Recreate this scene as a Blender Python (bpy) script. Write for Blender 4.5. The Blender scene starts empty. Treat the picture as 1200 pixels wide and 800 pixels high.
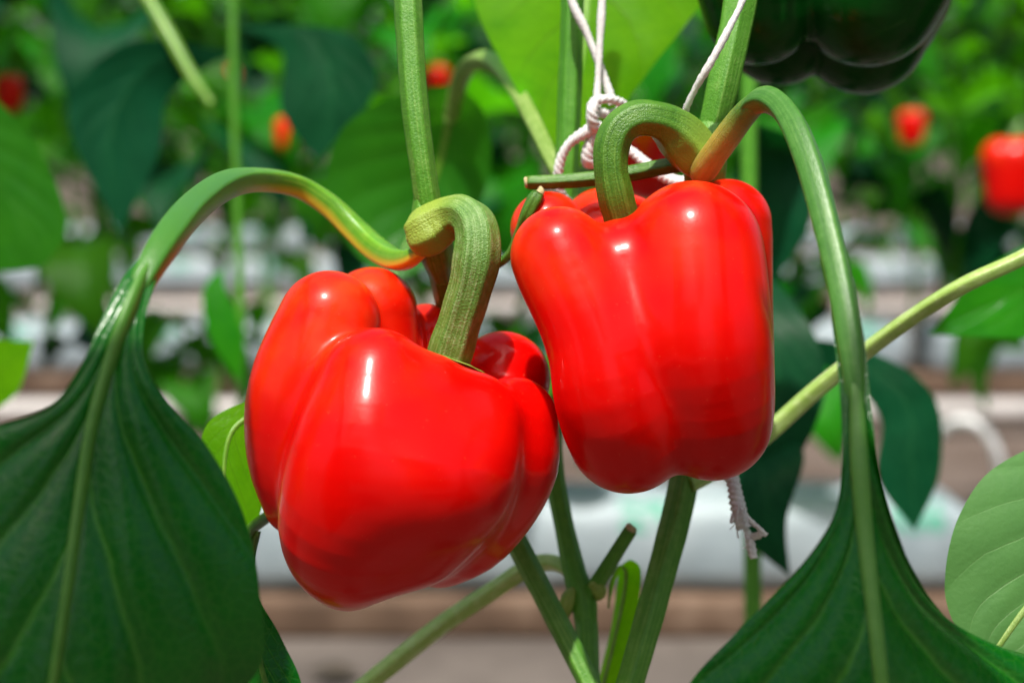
import bpy, math, random
import numpy as np
from mathutils import Vector, Matrix

rng = random.Random(7)
sc = bpy.context.scene
col = sc.collection

# ------------------------------------------------------------------ camera, sky, sun, exposure
CAM_H = 0.565
PITCH = math.radians(7.1)
FPX = 2000.0                      # focal length in pixels of the 1200 px wide photograph (60 mm on 36 mm)
D0 = 0.60                         # working distance of the plant
cam_d = bpy.data.cameras.new('camera')
cam = bpy.data.objects.new('camera', cam_d)
col.objects.link(cam)
cam.location = (0, 0, CAM_H)
cam.rotation_euler = (math.pi / 2 - PITCH, 0, 0)
cam_d.lens = 60
cam_d.sensor_width = 36
cam_d.clip_start = 0.01
cam_d.clip_end = 500
cam_d.dof.use_dof = True
cam_d.dof.focus_distance = 0.572
cam_d.dof.aperture_fstop = 6.3
sc.camera = cam

SUN_DIR = Vector((-0.11, -0.40, 0.91)).normalized()     # towards the sun
SUN_EL = math.asin(SUN_DIR.z)
world = bpy.data.worlds.new('World')
sc.world = world
world.use_nodes = True
wn = world.node_tree
bg = wn.nodes['Background']
sky = wn.nodes.new('ShaderNodeTexSky')
sky.sky_type = 'NISHITA'
sky.sun_disc = False
sky.sun_elevation = SUN_EL
sky.sun_rotation = math.atan2(SUN_DIR.x, SUN_DIR.y)
sky.dust_density = 5.0
sky.air_density = 1.0
sky.ozone_density = 0.6
wn.links.new(sky.outputs[0], bg.inputs[0])
bg.inputs[1].default_value = 0.115
sun_d = bpy.data.lights.new('sun', 'SUN')
sun_d.energy = 4.8
sun_d.angle = math.radians(1.2)
sun_d.color = (1.0, 0.96, 0.88)
sun = bpy.data.objects.new('sun', sun_d)
col.objects.link(sun)
sun.rotation_euler = SUN_DIR.to_track_quat('Z', 'Y').to_euler()
sc.view_settings.view_transform = 'Standard'
sc.view_settings.look = 'None'
sc.view_settings.exposure = 0.34
sc.view_settings.gamma = 1.0
sc.view_settings.use_curve_mapping = False
sc.render.engine = 'CYCLES'
sc.cycles.max_bounces = 10
sc.cycles.diffuse_bounces = 5
sc.cycles.transmission_bounces = 6
sc.cycles.sample_clamp_indirect = 6

# ------------------------------------------------------------------ helpers
R_AX = np.array([1.0, 0, 0])
U_AX = np.array([0, math.sin(PITCH), math.cos(PITCH)])
F_AX = np.array([0, math.cos(PITCH), -math.sin(PITCH)])
C0 = np.array([0, 0, CAM_H])


def P(px, py, dz=0.0):
    """A point of the place: photo pixel and millimetres behind the working distance."""
    d = D0 + dz / 1000.0
    return C0 + R_AX * ((px - 600) / FPX * d) + U_AX * (-(py - 400) / FPX * d) + F_AX * d


def PS(pts):
    return np.array([P(*p) for p in pts])


def RP(r, dz=0.0):
    return r / FPX * (D0 + dz / 1000.0)


def catmull(pts, n):
    """n points along a Catmull-Rom spline, evenly in chord length."""
    pts = np.asarray(pts, float)
    if len(pts) == 2:
        t = np.linspace(0, 1, n)[:, None]
        return pts[0] * (1 - t) + pts[1] * t
    seg = np.linalg.norm(np.diff(pts[:, :3], axis=0), axis=1)
    s = np.concatenate([[0], np.cumsum(np.maximum(seg, 1e-9))])
    q = np.linspace(0, s[-1], n)
    m = np.zeros_like(pts)
    m[1:-1] = (pts[2:] - pts[:-2]) / np.maximum(s[2:] - s[:-2], 1e-9)[:, None]
    m[0] = (pts[1] - pts[0]) / max(s[1] - s[0], 1e-9)
    m[-1] = (pts[-1] - pts[-2]) / max(s[-1] - s[-2], 1e-9)
    out = np.zeros((n, pts.shape[1]))
    for i, x in enumerate(q):
        k = min(max(int(np.searchsorted(s, x, side='right') - 1), 0), len(pts) - 2)
        h = max(s[k + 1] - s[k], 1e-9)
        t = (x - s[k]) / h
        t2, t3 = t * t, t ** 3
        out[i] = ((2 * t3 - 3 * t2 + 1) * pts[k] + (t3 - 2 * t2 + t) * h * m[k]
                  + (3 * t2 - 2 * t3) * pts[k + 1] + (t3 - t2) * h * m[k + 1])
    return out


def grid_faces(nu, nv, closed_v=False):
    f = []
    for i in range(nu - 1):
        for j in range(nv if closed_v else nv - 1):
            j2 = (j + 1) % nv
            f.append((i * nv + j, (i + 1) * nv + j, (i + 1) * nv + j2, i * nv + j2))
    return f


class MB:
    def __init__(s):
        s.v, s.f, s.uv = [], [], []

    def add(s, v, f, uv):
        o = sum(len(a) for a in s.v)
        s.v.append(np.asarray(v, float))
        s.uv.append(np.asarray(uv, float))
        s.f += [tuple(i + o for i in q) for q in f]
        return s

    def mesh(s, name, mat, origin=None, smooth=True):
        v = np.vstack(s.v)
        uv = np.vstack(s.uv)
        if origin is not None:
            v = v - np.asarray(origin)
        me = bpy.data.meshes.new(name)
        me.from_pydata(v.tolist(), [], s.f)
        lay = me.uv_layers.new(name='UVMap')
        li = np.zeros(len(me.loops), dtype=np.int32)
        me.loops.foreach_get('vertex_index', li)
        lay.data.foreach_set('uv', uv[li].astype(np.float32).ravel())
        me.polygons.foreach_set('use_smooth', [smooth] * len(me.polygons))
        me.materials.append(mat)
        me.update()
        return me


def tag(o, label=None, cat=None, group=None, kind=None):
    if label: o['label'] = label
    if cat: o['category'] = cat
    if group: o['group'] = group
    if kind: o['kind'] = kind
    return o


def link(name, data, parent=None, loc=None):
    o = bpy.data.objects.new(name, data)
    col.objects.link(o)
    if parent: o.parent = parent
    if loc is not None: o.location = loc
    return o


def empty(name, loc, *t, **k):
    o = link(name, None, None, Vector(loc))
    o.empty_display_size = 0.01
    return tag(o, *t, **k)


def world_origin(parent):
    v = Vector((0, 0, 0))
    while parent is not None:
        v = v + parent.location
        parent = parent.parent
    return np.array(v)


def build(mb, name, mat, parent=None, smooth=True):
    """Link the collected world-space geometry as one object under its parent (unrotated parents only)."""
    if parent is None:
        o = np.vstack(mb.v).mean(axis=0)
        return link(name, mb.mesh(name, mat, o, smooth), None, Vector(o))
    return link(name, mb.mesh(name, mat, world_origin(parent), smooth), parent)


def tube(mb, pts, radii, seg=20, n=None, ridges=0, depth=0.0, flat=1.0, up=None, wob=0.0, seed=0, cap=True, scale_uv=1.0, fixed=False, twist=0.0):
    """A swept tube through pts; ridges gives longitudinal ribs; flat squeezes it along the frame's second axis."""
    pts = np.asarray(pts, float)
    radii = np.broadcast_to(np.asarray(radii, float), (len(pts),))
    n = n or max(6, 8 * (len(pts) - 1))
    c = catmull(np.column_stack([pts, radii]), n)
    x, r = c[:, :3], np.maximum(c[:, 3], 1e-5)
    tan = np.gradient(x, axis=0)
    tan /= np.linalg.norm(tan, axis=1)[:, None] + 1e-12
    a = np.array([0, 1.0, 0]) if up is None else np.asarray(up, float)
    if abs(a @ tan[0]) > 0.95: a = np.array([1.0, 0, 0])
    nrm = a - tan[0] * (a @ tan[0]); nrm /= np.linalg.norm(nrm)
    th = np.linspace(0, 2 * math.pi, seg, endpoint=False)
    rs = np.random.RandomState(seed)
    ph = rs.rand(4) * 6.28
    prof = 1 + depth * (1 - 2 * np.abs(np.cos(th * ridges / 2)) ** 0.8) if ridges else np.ones(seg)
    V, UV = [], []
    s = np.concatenate([[0], np.cumsum(np.linalg.norm(np.diff(x, axis=0), axis=1))])
    for i in range(n):
        t = tan[i]
        if fixed: nrm = a
        nrm = nrm - t * (nrm @ t); nrm /= np.linalg.norm(nrm)
        b = np.cross(t, nrm)
        w = 1 + wob * (math.sin(s[i] * 170 + ph[0]) + 0.6 * math.sin(s[i] * 410 + ph[1]))
        if twist: prof = 1 + depth * (2 * np.abs(np.cos((th + twist * s[i]) * ridges / 2)) - 1)
        rr = r[i] * prof * w
        V.append(x[i] + np.outer(np.cos(th) * rr * flat, nrm) + np.outer(np.sin(th) * rr, b))
        UV.append(np.column_stack([-0.5 * np.cos(th) + 0.04 * np.sin(th) if fixed else np.sin(th) * 0.5 + np.cos(th * 1.0) * 0.31, np.full(seg, s[i] * scale_uv)]))
    f = [tuple(reversed(q)) for q in grid_faces(n, seg, True)]
    if cap:
        V.append(np.array([x[0], x[-1]])); UV.append(np.zeros((2, 2)))
        for j in range(seg):
            f.append((n * seg, j, (j + 1) % seg))
            f.append((n * seg + 1, (n - 1) * seg + (j + 1) % seg, (n - 1) * seg + j))
    mb.add(np.vstack(V), f, np.vstack(UV))
    return x, r


def ptube(pts, **k):
    """tube() from rows of (px, py, dz mm, radius px)."""
    mb = MB()
    tube(mb, PS([p[:3] for p in pts]), [RP(p[3], p[2]) for p in pts], **k)
    return mb

# ------------------------------------------------------------------ materials


def new_mat(name):
    m = bpy.data.materials.new(name)
    m.use_nodes = True
    nt = m.node_tree
    return m, nt, nt.nodes['Principled BSDF'], nt.nodes['Material Output']


def N(nt, typ, **k):
    n = nt.nodes.new(typ)
    for a, b in k.items(): setattr(n, a, b)
    return n


def ramp(nt, fac, stops):
    r = N(nt, 'ShaderNodeValToRGB')
    e = r.color_ramp.elements
    while len(e) < len(stops): e.new(0.5)
    for i, (p, c) in enumerate(stops):
        e[i].position = p; e[i].color = (*c, 1)
    nt.links.new(fac, r.inputs[0])
    return r.outputs[0]


def mixc(nt, fac, a, b, mode='MIX'):
    m = N(nt, 'ShaderNodeMix', data_type='RGBA', blend_type=mode)
    for sock, val in ((m.inputs[0], fac), (m.inputs[6], a), (m.inputs[7], b)):
        if isinstance(val, (int, float)): sock.default_value = val
        elif isinstance(val, tuple): sock.default_value = (*val, 1)
        else: nt.links.new(val, sock)
    return m.outputs[2]


def math_n(nt, op, a, b=None, c=None):
    m = N(nt, 'ShaderNodeMath', operation=op)
    for i, v in enumerate((a, b, c)):
        if v is None: continue
        if isinstance(v, (int, float)): m.inputs[i].default_value = v
        else: nt.links.new(v, m.inputs[i])
    return m.outputs[0]


def noise(nt, scale, detail=3, rough=0.5, vec=None, dist=0.0):
    n = N(nt, 'ShaderNodeTexNoise')
    n.inputs['Scale'].default_value = scale
    n.inputs['Detail'].default_value = detail
    n.inputs['Roughness'].default_value = rough
    n.inputs['Distortion'].default_value = dist
    if vec is None:
        tc = N(nt, 'ShaderNodeTexCoord'); vec = tc.outputs['Object']
    nt.links.new(vec, n.inputs['Vector'])
    return n.outputs[0]


def bump(nt, bsdf, h, strength, dist):
    b = N(nt, 'ShaderNodeBump')
    b.inputs['Strength'].default_value = strength
    b.inputs['Distance'].default_value = dist
    nt.links.new(h, b.inputs['Height'])
    nt.links.new(b.outputs[0], bsdf.inputs['Normal'])
    return b


def pepper_mat(name, c1, c2, c3, rough=0.15, coat=0.33, sss=0.55, rad=(0.009, 0.0012, 0.0006)):
    m, nt, b, out = new_mat(name)
    n1 = noise(nt, 22, 3)
    base = ramp(nt, n1, [(0.3, c1), (0.55, c2), (0.8, c3)])
    if c1[0] > 0.2:          # shoulders ripen last and keep an orange tint
        tg = N(nt, 'ShaderNodeTexCoord'); sg = N(nt, 'ShaderNodeSeparateXYZ'); nt.links.new(tg.outputs['Generated'], sg.inputs[0])
        sh = math_n(nt, 'MULTIPLY', math_n(nt, 'SUBTRACT', math_n(nt, 'SUBTRACT', sg.outputs[2], math_n(nt, 'MULTIPLY', sg.outputs[0], 0.25)), 0.52), 3.0); sh.node.use_clamp = True
        sh = math_n(nt, 'MULTIPLY', sh, ramp(nt, noise(nt, 38, 3), [(0.38, (0, 0, 0)), (0.66, (0.75, 0.75, 0.75))]))
        base = mixc(nt, sh, base, (0.78, 0.055, 0.006))
    sp = noise(nt, 900, 2)
    spk = ramp(nt, sp, [(0.69, (0, 0, 0)), (0.75, (1, 1, 1))])
    base = mixc(nt, math_n(nt, 'MULTIPLY', spk, 0.10), base, (0.8, 0.25, 0.12) if c1[0] > 0.2 else (0.05, 0.1, 0.03))
    nt.links.new(base, b.inputs['Base Color'])
    b.inputs['Roughness'].default_value = rough + 0.17
    b.inputs['IOR'].default_value = 1.42
    b.inputs['Specular IOR Level'].default_value = 0.13 if c1[0] > 0.2 else 0.05
    b.inputs['Subsurface Weight'].default_value = sss
    b.inputs['Subsurface Radius'].default_value = rad
    b.inputs['Subsurface Scale'].default_value = 1.0
    b.inputs['Coat Weight'].default_value = coat
    b.inputs['Coat Roughness'].default_value = rough
    b.inputs['Coat IOR'].default_value = 1.45
    h = mixc(nt, 0.35, noise(nt, 60, 2), noise(nt, 420, 2))
    bump(nt, b, h, 0.09, 0.002)
    return m


def stem_mat(name, stops, rough=0.42, sss=0.15, rad=(0.0025, 0.003, 0.0008), streak=220, bumpv=0.5, under=None, along=None):
    """Ridged herb stem. under=(sign, colour): paler lower side, bounced light put into its tint; along=(from m, to m, colour): tint changing along it."""
    m, nt, b, out = new_mat(name)
    tc = N(nt, 'ShaderNodeTexCoord')
    mp = N(nt, 'ShaderNodeMapping')
    mp.inputs['Scale'].default_value = (15.0, streak / 12, 1)
    nt.links.new(tc.outputs['UV'], mp.inputs['Vector'])
    st = noise(nt, 1.0, 4, 0.6, mp.outputs[0])
    n2 = noise(nt, 260, 4, 0.65)
    f = math_n(nt, 'ADD', math_n(nt, 'MULTIPLY', st, 0.68), math_n(nt, 'MULTIPLY', n2, 0.32))
    c = ramp(nt, f, stops)
    su = N(nt, 'ShaderNodeSeparateXYZ'); nt.links.new(tc.outputs['UV'], su.inputs[0])
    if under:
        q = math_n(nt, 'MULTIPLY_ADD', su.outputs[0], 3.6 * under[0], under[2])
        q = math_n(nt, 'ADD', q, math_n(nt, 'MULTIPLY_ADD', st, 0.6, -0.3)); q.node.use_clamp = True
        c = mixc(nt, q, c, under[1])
    if along:
        q = math_n(nt, 'DIVIDE', math_n(nt, 'SUBTRACT', su.outputs[1], along[0]), along[1] - along[0])
        q = math_n(nt, 'ADD', q, math_n(nt, 'MULTIPLY_ADD', st, 0.24, -0.12)); q.node.use_clamp = True
        c = mixc(nt, q, c, along[2])
    nt.links.new(c, b.inputs['Base Color'])
    b.inputs['Roughness'].default_value = rough
    b.inputs['Subsurface Weight'].default_value = sss
    b.inputs['Subsurface Radius'].default_value = rad
    b.inputs['Subsurface Scale'].default_value = 1.0
    h = mixc(nt, 0.45, f, noise(nt, 1400, 3, 0.6))
    bump(nt, b, h, bumpv, 0.0016)
    return m


def leaf_mat(name, c_dark, c_light, c_vein, trans, trans_fac=0.35, rough=0.32, nveins=8, slope=2.2, vein_w=0.06, mid_w=0.035, var=0.25, spec=0.5, vein_mix=0.6, net_mix=0.16):
    """Leaf blade: UV.x runs base to tip, UV.y across (-1..1 stored as 0..1); veins drawn from these."""
    m, nt, b, out = new_mat(name)
    tc = N(nt, 'ShaderNodeTexCoord')
    sp = N(nt, 'ShaderNodeSeparateXYZ')
    nt.links.new(tc.outputs['UV'], sp.inputs[0])
    u = sp.outputs[0]
    v = math_n(nt, 'ABSOLUTE', math_n(nt, 'MULTIPLY_ADD', sp.outputs[1], 2.0, -1.0))
    side = math_n(nt, 'MULTIPLY', math_n(nt, 'GREATER_THAN', sp.outputs[1], 0.5), 0.43)
    wig = math_n(nt, 'MULTIPLY_ADD', noise(nt, 60, 2), 0.25, -0.12)
    ph = math_n(nt, 'ADD', math_n(nt, 'SUBTRACT', math_n(nt, 'MULTIPLY', u, float(nveins)), math_n(nt, 'MULTIPLY', math_n(nt, 'POWER', v, 0.85), slope)), math_n(nt, 'ADD', side, wig))
    fr = math_n(nt, 'ABSOLUTE', math_n(nt, 'SUBTRACT', math_n(nt, 'FRACT', ph), 0.5))
    vm = math_n(nt, 'SUBTRACT', 1.0, math_n(nt, 'DIVIDE', fr, vein_w)); vm.node.use_clamp = True
    vm = math_n(nt, 'MULTIPLY', vm, math_n(nt, 'SUBTRACT', 1.05, v))
    mm = math_n(nt, 'SUBTRACT', 1.0, math_n(nt, 'DIVIDE', v, mid_w)); mm.node.use_clamp = True
    vv = N(nt, 'ShaderNodeTexVoronoi', feature='DISTANCE_TO_EDGE')
    vv.inputs['Scale'].default_value = 260
    nt.links.new(tc.outputs['Object'], vv.inputs['Vector'])
    net = math_n(nt, 'SUBTRACT', 1.0, math_n(nt, 'DIVIDE', vv.outputs['Distance'], 0.10)); net.node.use_clamp = True
    mask = math_n(nt, 'MAXIMUM', vm, mm)
    base = ramp(nt, noise(nt, 35, 4, 0.6), [(0.3, c_dark), (0.7, c_light)])
    oi = N(nt, 'ShaderNodeObjectInfo')
    hs = N(nt, 'ShaderNodeHueSaturation')
    nt.links.new(math_n(nt, 'MULTIPLY_ADD', oi.outputs['Random'], 2 * var, 1 - var), hs.inputs['Value'])
    nt.links.new(math_n(nt, 'MULTIPLY_ADD', oi.outputs['Random'], 0.03 * var / 0.25, 0.5 - 0.015 * var / 0.25), hs.inputs['Hue'])
    nt.links.new(base, hs.inputs['Color'])
    base = mixc(nt, math_n(nt, 'MULTIPLY', net, net_mix), hs.outputs[0], c_vein)
    base = mixc(nt, math_n(nt, 'MULTIPLY', mask, vein_mix), base, c_vein)
    nt.links.new(base, b.inputs['Base Color'])
    b.inputs['Roughness'].default_value = rough
    b.inputs['Specular IOR Level'].default_value = spec
    h = math_n(nt, 'ADD', math_n(nt, 'MULTIPLY', math_n(nt, 'ADD', mask, math_n(nt, 'MULTIPLY', net, 1.5 * net_mix)), -1.0), math_n(nt, 'MULTIPLY', noise(nt, 420, 3), 0.8))
    bp = bump(nt, b, h, 0.3, 0.0008)
    tr = N(nt, 'ShaderNodeBsdfTranslucent')
    tcol = ramp(nt, noise(nt, 45, 4, 0.65), [(0.32, (0.55 * trans[0], 0.72 * trans[1], 0.8 * trans[2])), (0.62, trans)])
    hs2 = N(nt, 'ShaderNodeHueSaturation'); nt.links.new(math_n(nt, 'MULTIPLY_ADD', oi.outputs['Random'], 2 * var, 1 - var), hs2.inputs['Value']); nt.links.new(tcol, hs2.inputs['Color'])
    nt.links.new(mixc(nt, math_n(nt, 'MULTIPLY', mask, 0.6), hs2.outputs[0], tuple(0.4 * x for x in trans)), tr.inputs[0])
    nt.links.new(bp.outputs[0], tr.inputs['Normal'])
    mx = N(nt, 'ShaderNodeMixShader')
    mx.inputs[0].default_value = trans_fac
    nt.links.new(b.outputs[0], mx.inputs[1]); nt.links.new(tr.outputs[0], mx.inputs[2])
    nt.links.new(mx.outputs[0], out.inputs['Surface'])
    return m


def plain_mat(name, stops, scale, rough=0.6, bumpv=0.2, bdist=0.002, detail=4, sheen=0):
    m, nt, b, out = new_mat(name)
    n = noise(nt, scale, detail, 0.6)
    nt.links.new(ramp(nt, n, stops), b.inputs['Base Color'])
    b.inputs['Roughness'].default_value = rough
    bump(nt, b, noise(nt, scale * 4, detail), bumpv, bdist)
    return m


M = {}
M['red'] = pepper_mat('ripe_red_skin', (0.58, 0.0006, 0.0005), (0.64, 0.0014, 0.0006), (0.70, 0.005, 0.001))
M['darkgreen'] = pepper_mat('unripe_dark_skin', (0.002, 0.036, 0.004), (0.004, 0.050, 0.005), (0.035, 0.014, 0.003), rough=0.09, coat=0.18, sss=0.0)
M['stem'] = stem_mat('stem_green', [(0.30, (0.045, 0.17, 0.008)), (0.5, (0.08, 0.255, 0.014)), (0.68, (0.21, 0.38, 0.08))])
M['stem_dark'] = stem_mat('stem_dark_green', [(0.30, (0.038, 0.17, 0.006)), (0.5, (0.068, 0.26, 0.010)), (0.7, (0.15, 0.37, 0.04))])
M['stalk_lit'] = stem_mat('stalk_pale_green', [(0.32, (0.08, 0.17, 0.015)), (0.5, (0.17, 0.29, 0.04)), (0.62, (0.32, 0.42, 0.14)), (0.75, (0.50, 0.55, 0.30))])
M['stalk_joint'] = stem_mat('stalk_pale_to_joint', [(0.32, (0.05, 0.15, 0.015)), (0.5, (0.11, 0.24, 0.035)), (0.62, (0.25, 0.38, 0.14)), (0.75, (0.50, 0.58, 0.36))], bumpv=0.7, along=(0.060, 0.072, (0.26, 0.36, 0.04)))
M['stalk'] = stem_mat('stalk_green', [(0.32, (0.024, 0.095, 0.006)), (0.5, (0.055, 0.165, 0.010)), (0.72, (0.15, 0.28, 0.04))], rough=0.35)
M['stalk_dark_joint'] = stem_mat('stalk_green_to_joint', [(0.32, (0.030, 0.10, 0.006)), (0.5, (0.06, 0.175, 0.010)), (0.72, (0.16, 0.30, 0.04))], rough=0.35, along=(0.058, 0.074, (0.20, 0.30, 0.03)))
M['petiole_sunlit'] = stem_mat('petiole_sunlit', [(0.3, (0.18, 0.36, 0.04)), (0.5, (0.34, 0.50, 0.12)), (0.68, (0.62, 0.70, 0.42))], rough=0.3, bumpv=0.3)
M['node'] = stem_mat('node_yellow_green', [(0.3, (0.12, 0.22, 0.02)), (0.5, (0.25, 0.36, 0.05)), (0.75, (0.42, 0.46, 0.14))], sss=0.3)
M['petiole'] = stem_mat('petiole_bright', [(0.3, (0.06, 0.19, 0.012)), (0.5, (0.13, 0.29, 0.025)), (0.75, (0.30, 0.38, 0.08))], sss=0.35, rough=0.36, bumpv=0.2)
M['petiole_orange'] = stem_mat('petiole_underside_bounce', [(0.3, (0.25, 0.21, 0.03)), (0.5, (0.36, 0.29, 0.05)), (0.75, (0.48, 0.38, 0.10))], sss=0.7, rad=(0.008, 0.005, 0.001), rough=0.4, along=(0.022, 0.036, (0.09, 0.20, 0.025)))  # pale underside with orange light bounced off the peppers put into the colour
M['petiole_arch'] = stem_mat('petiole_arching', [(0.3, (0.05, 0.19, 0.008)), (0.5, (0.11, 0.30, 0.012)), (0.75, (0.28, 0.40, 0.06))], sss=0.6, rad=(0.007, 0.005, 0.0008), rough=0.33, bumpv=0.25, under=(1, (0.60, 0.42, 0.03), 0.2), along=(0.085, 0.15, (0.05, 0.18, 0.016)))  # pale underside tinted orange for light bounced up from the red fruit
M['petiole_deep'] = stem_mat('petiole_deep_green', [(0.3, (0.028, 0.11, 0.012)), (0.5, (0.05, 0.17, 0.018)), (0.75, (0.14, 0.27, 0.07))], sss=0.25, rough=0.36, bumpv=0.25)
M['rib'] = stem_mat('rib_green', [(0.3, (0.04, 0.155, 0.012)), (0.5, (0.065, 0.20, 0.018)), (0.75, (0.12, 0.27, 0.04))], sss=0.1, rough=0.45, bumpv=0.15)
M['cut'] = plain_mat('cut_tissue', [(0.3, (0.35, 0.28, 0.12)), (0.7, (0.6, 0.5, 0.28))], 900, 0.7)
M['leaf'] = leaf_mat('leaf_green', (0.010, 0.095, 0.004), (0.030, 0.160, 0.006), (0.06, 0.26, 0.02), (0.16, 0.66, 0.004), 0.45, rough=0.24, spec=0.14, var=0.45)
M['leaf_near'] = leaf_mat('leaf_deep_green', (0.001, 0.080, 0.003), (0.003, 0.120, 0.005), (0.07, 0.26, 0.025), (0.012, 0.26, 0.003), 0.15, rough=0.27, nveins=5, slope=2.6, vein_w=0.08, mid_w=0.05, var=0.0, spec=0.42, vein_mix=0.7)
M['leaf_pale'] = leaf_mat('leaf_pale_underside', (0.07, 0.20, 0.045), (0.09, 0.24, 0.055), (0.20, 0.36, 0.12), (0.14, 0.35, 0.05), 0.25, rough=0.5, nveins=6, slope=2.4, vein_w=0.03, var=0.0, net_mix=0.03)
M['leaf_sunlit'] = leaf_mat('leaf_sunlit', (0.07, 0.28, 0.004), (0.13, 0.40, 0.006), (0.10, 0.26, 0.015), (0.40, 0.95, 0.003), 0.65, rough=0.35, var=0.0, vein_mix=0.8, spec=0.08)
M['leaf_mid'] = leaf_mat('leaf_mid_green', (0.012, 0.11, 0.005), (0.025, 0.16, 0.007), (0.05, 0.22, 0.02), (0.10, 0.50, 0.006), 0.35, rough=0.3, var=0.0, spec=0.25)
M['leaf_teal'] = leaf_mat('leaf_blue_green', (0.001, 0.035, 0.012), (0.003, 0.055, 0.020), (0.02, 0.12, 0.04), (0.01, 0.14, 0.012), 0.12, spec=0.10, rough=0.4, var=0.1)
M['twine'] = plain_mat('twine_white', [(0.3, (0.62, 0.60, 0.60)), (0.7, (0.82, 0.80, 0.80))], 700, 0.8, 0.6, 0.0006)

# ------------------------------------------------------------------ implicit pepper bodies


def smin(a, b, k):
    h = np.clip(0.5 + 0.5 * (b - a) / k, 0, 1)
    return b * (1 - h) + a * h - k * h * (1 - h)


def pepper_body(lobes, center, axis_top, axis_bot, k_top, k_bot, nth=150, nph=240, rmax=0.09, voxel=None):
    """A lobed fruit: lobes are chains of (px,py,dz,r px); their blended skin is found along rays from the centre."""
    ch = []
    for lb in lobes:
        pts = PS([p[:3] for p in lb]); rr = np.array([RP(p[3], p[2]) for p in lb])
        c = catmull(np.column_stack([pts, rr]), 4 * len(lb) - 3) if len(lb) > 2 else np.column_stack([pts, rr])
        ch.append(c)
    c0 = P(*center)
    top, bot = P(*axis_top), P(*axis_bot)
    az = top - bot; L = np.linalg.norm(az); az = az / L
    ax = np.array([1.0, 0, 0]); ax = ax - az * (ax @ az); ax /= np.linalg.norm(ax)
    ay = np.cross(az, ax)
    # more rows near the shoulders
    th = np.linspace(0, math.pi, nth)
    ph = np.linspace(0, 2 * math.pi, nph, endpoint=False)
    TH, PH = np.meshgrid(th, ph, indexing='ij')
    D = (np.cos(TH)[..., None] * az + (np.sin(TH) * np.cos(PH))[..., None] * ax + (np.sin(TH) * np.sin(PH))[..., None] * ay).reshape(-1, 3)
    kt, kb = k_top, k_bot

    def sdf(p):
        s = np.clip(((p - bot) @ az) / L, 0, 1)
        k = kb + (kt - kb) * np.clip((s - 0.35) / 0.5, 0, 1) ** 1.3
        d = None
        for c in ch:
            dl = None
            for i in range(len(c) - 1):
                a, b_ = c[i, :3], c[i + 1, :3]
                ab = b_ - a
                t = np.clip(((p - a) @ ab) / (ab @ ab + 1e-12), 0, 1)
                q = np.sqrt(np.maximum(((p - a - t[:, None] * ab) ** 2).sum(1), 1e-14)) - (c[i, 3] + t * (c[i + 1, 3] - c[i, 3]))
                dl = q if dl is None else smin(dl, q, 0.0015)
            d = dl if d is None else smin(d, dl, k)
        return d
    nd = len(D)
    # march inward from outside
    t = np.full(nd, rmax)
    for _ in range(40):
        d = sdf(c0 + D * t[:, None])
        t = np.clip(t - np.maximum(d, -0.002) * 0.72, 0.002, rmax)
    V = c0 + D * t[:, None]
    V = V.reshape(nth, nph, 3)
    V[0] = V[0].mean(0); V[-1] = V[-1].mean(0)
    f = [tuple(q) for q in grid_faces(nth, nph, True)]
    if not voxel:
        UV = np.stack([PH / 6.2832, TH / math.pi], -1)
        return MB().add(V.reshape(-1, 3), f, UV.reshape(-1, 2)), az
    # even the mesh out (voxel remesh), then settle its points on the implicit skin
    me = bpy.data.meshes.new('draft'); me.from_pydata((V.reshape(-1, 3) - c0).tolist(), [], f)
    ob = bpy.data.objects.new('draft', me); col.objects.link(ob)
    md = ob.modifiers.new('remesh', 'REMESH'); md.mode = 'VOXEL'; md.voxel_size = voxel
    ev = ob.evaluated_get(bpy.context.evaluated_depsgraph_get())
    m2 = bpy.data.meshes.new_from_object(ev)
    W = np.zeros(len(m2.vertices) * 3); m2.vertices.foreach_get('co', W); W = W.reshape(-1, 3) + c0
    fs = [tuple(p.vertices) for p in m2.polygons]
    bpy.data.objects.remove(ob); bpy.data.meshes.remove(me); bpy.data.meshes.remove(m2)
    e = 1e-5
    for it in range(3):
        d = sdf(W)
        if it != 1:
            g = np.column_stack([sdf(W + e * np.eye(3)[k]) - d for k in range(3)]) / e
            gl = np.linalg.norm(g, axis=1)[:, None] + 1e-9
        W = W - np.clip(d, -0.0012, 0.0012)[:, None] * g / gl
    return MB().add(W, fs, np.zeros((len(W), 2))), az


def calyx(center, axis, r, mat, parent, lobes=6):
    """The thin green collar where the stalk meets the fruit."""
    axis = np.asarray(axis) / np.linalg.norm(axis)
    ax = np.array([1.0, 0, 0]); ax -= axis * (ax @ axis); ax /= np.linalg.norm(ax); ay = np.cross(axis, ax)
    nr, ns = 7, 48
    th = np.linspace(0, 2 * math.pi, ns, endpoint=False)
    V, UV = [], []
    for i in range(nr):
        q = i / (nr - 1)
        rad = r * (0.45 + 0.6 * q * (1 + 0.16 * np.cos(lobes * th) * q))
        h = r * (0.28 * (1 - q) ** 2 + (0.10 if i == nr - 1 else 0.16) * q)
        V.append(center + np.outer(rad * np.cos(th), ax) + np.outer(rad * np.sin(th), ay) + np.outer(np.full(ns, h), axis))
        UV.append(np.column_stack([th / 6.28, np.full(ns, q * 0.02)]))
    return build(MB().add(np.vstack(V), grid_faces(nr, ns, True), np.vstack(UV)), 'calyx', mat, parent)

# ------------------------------------------------------------------ leaf blades


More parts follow.
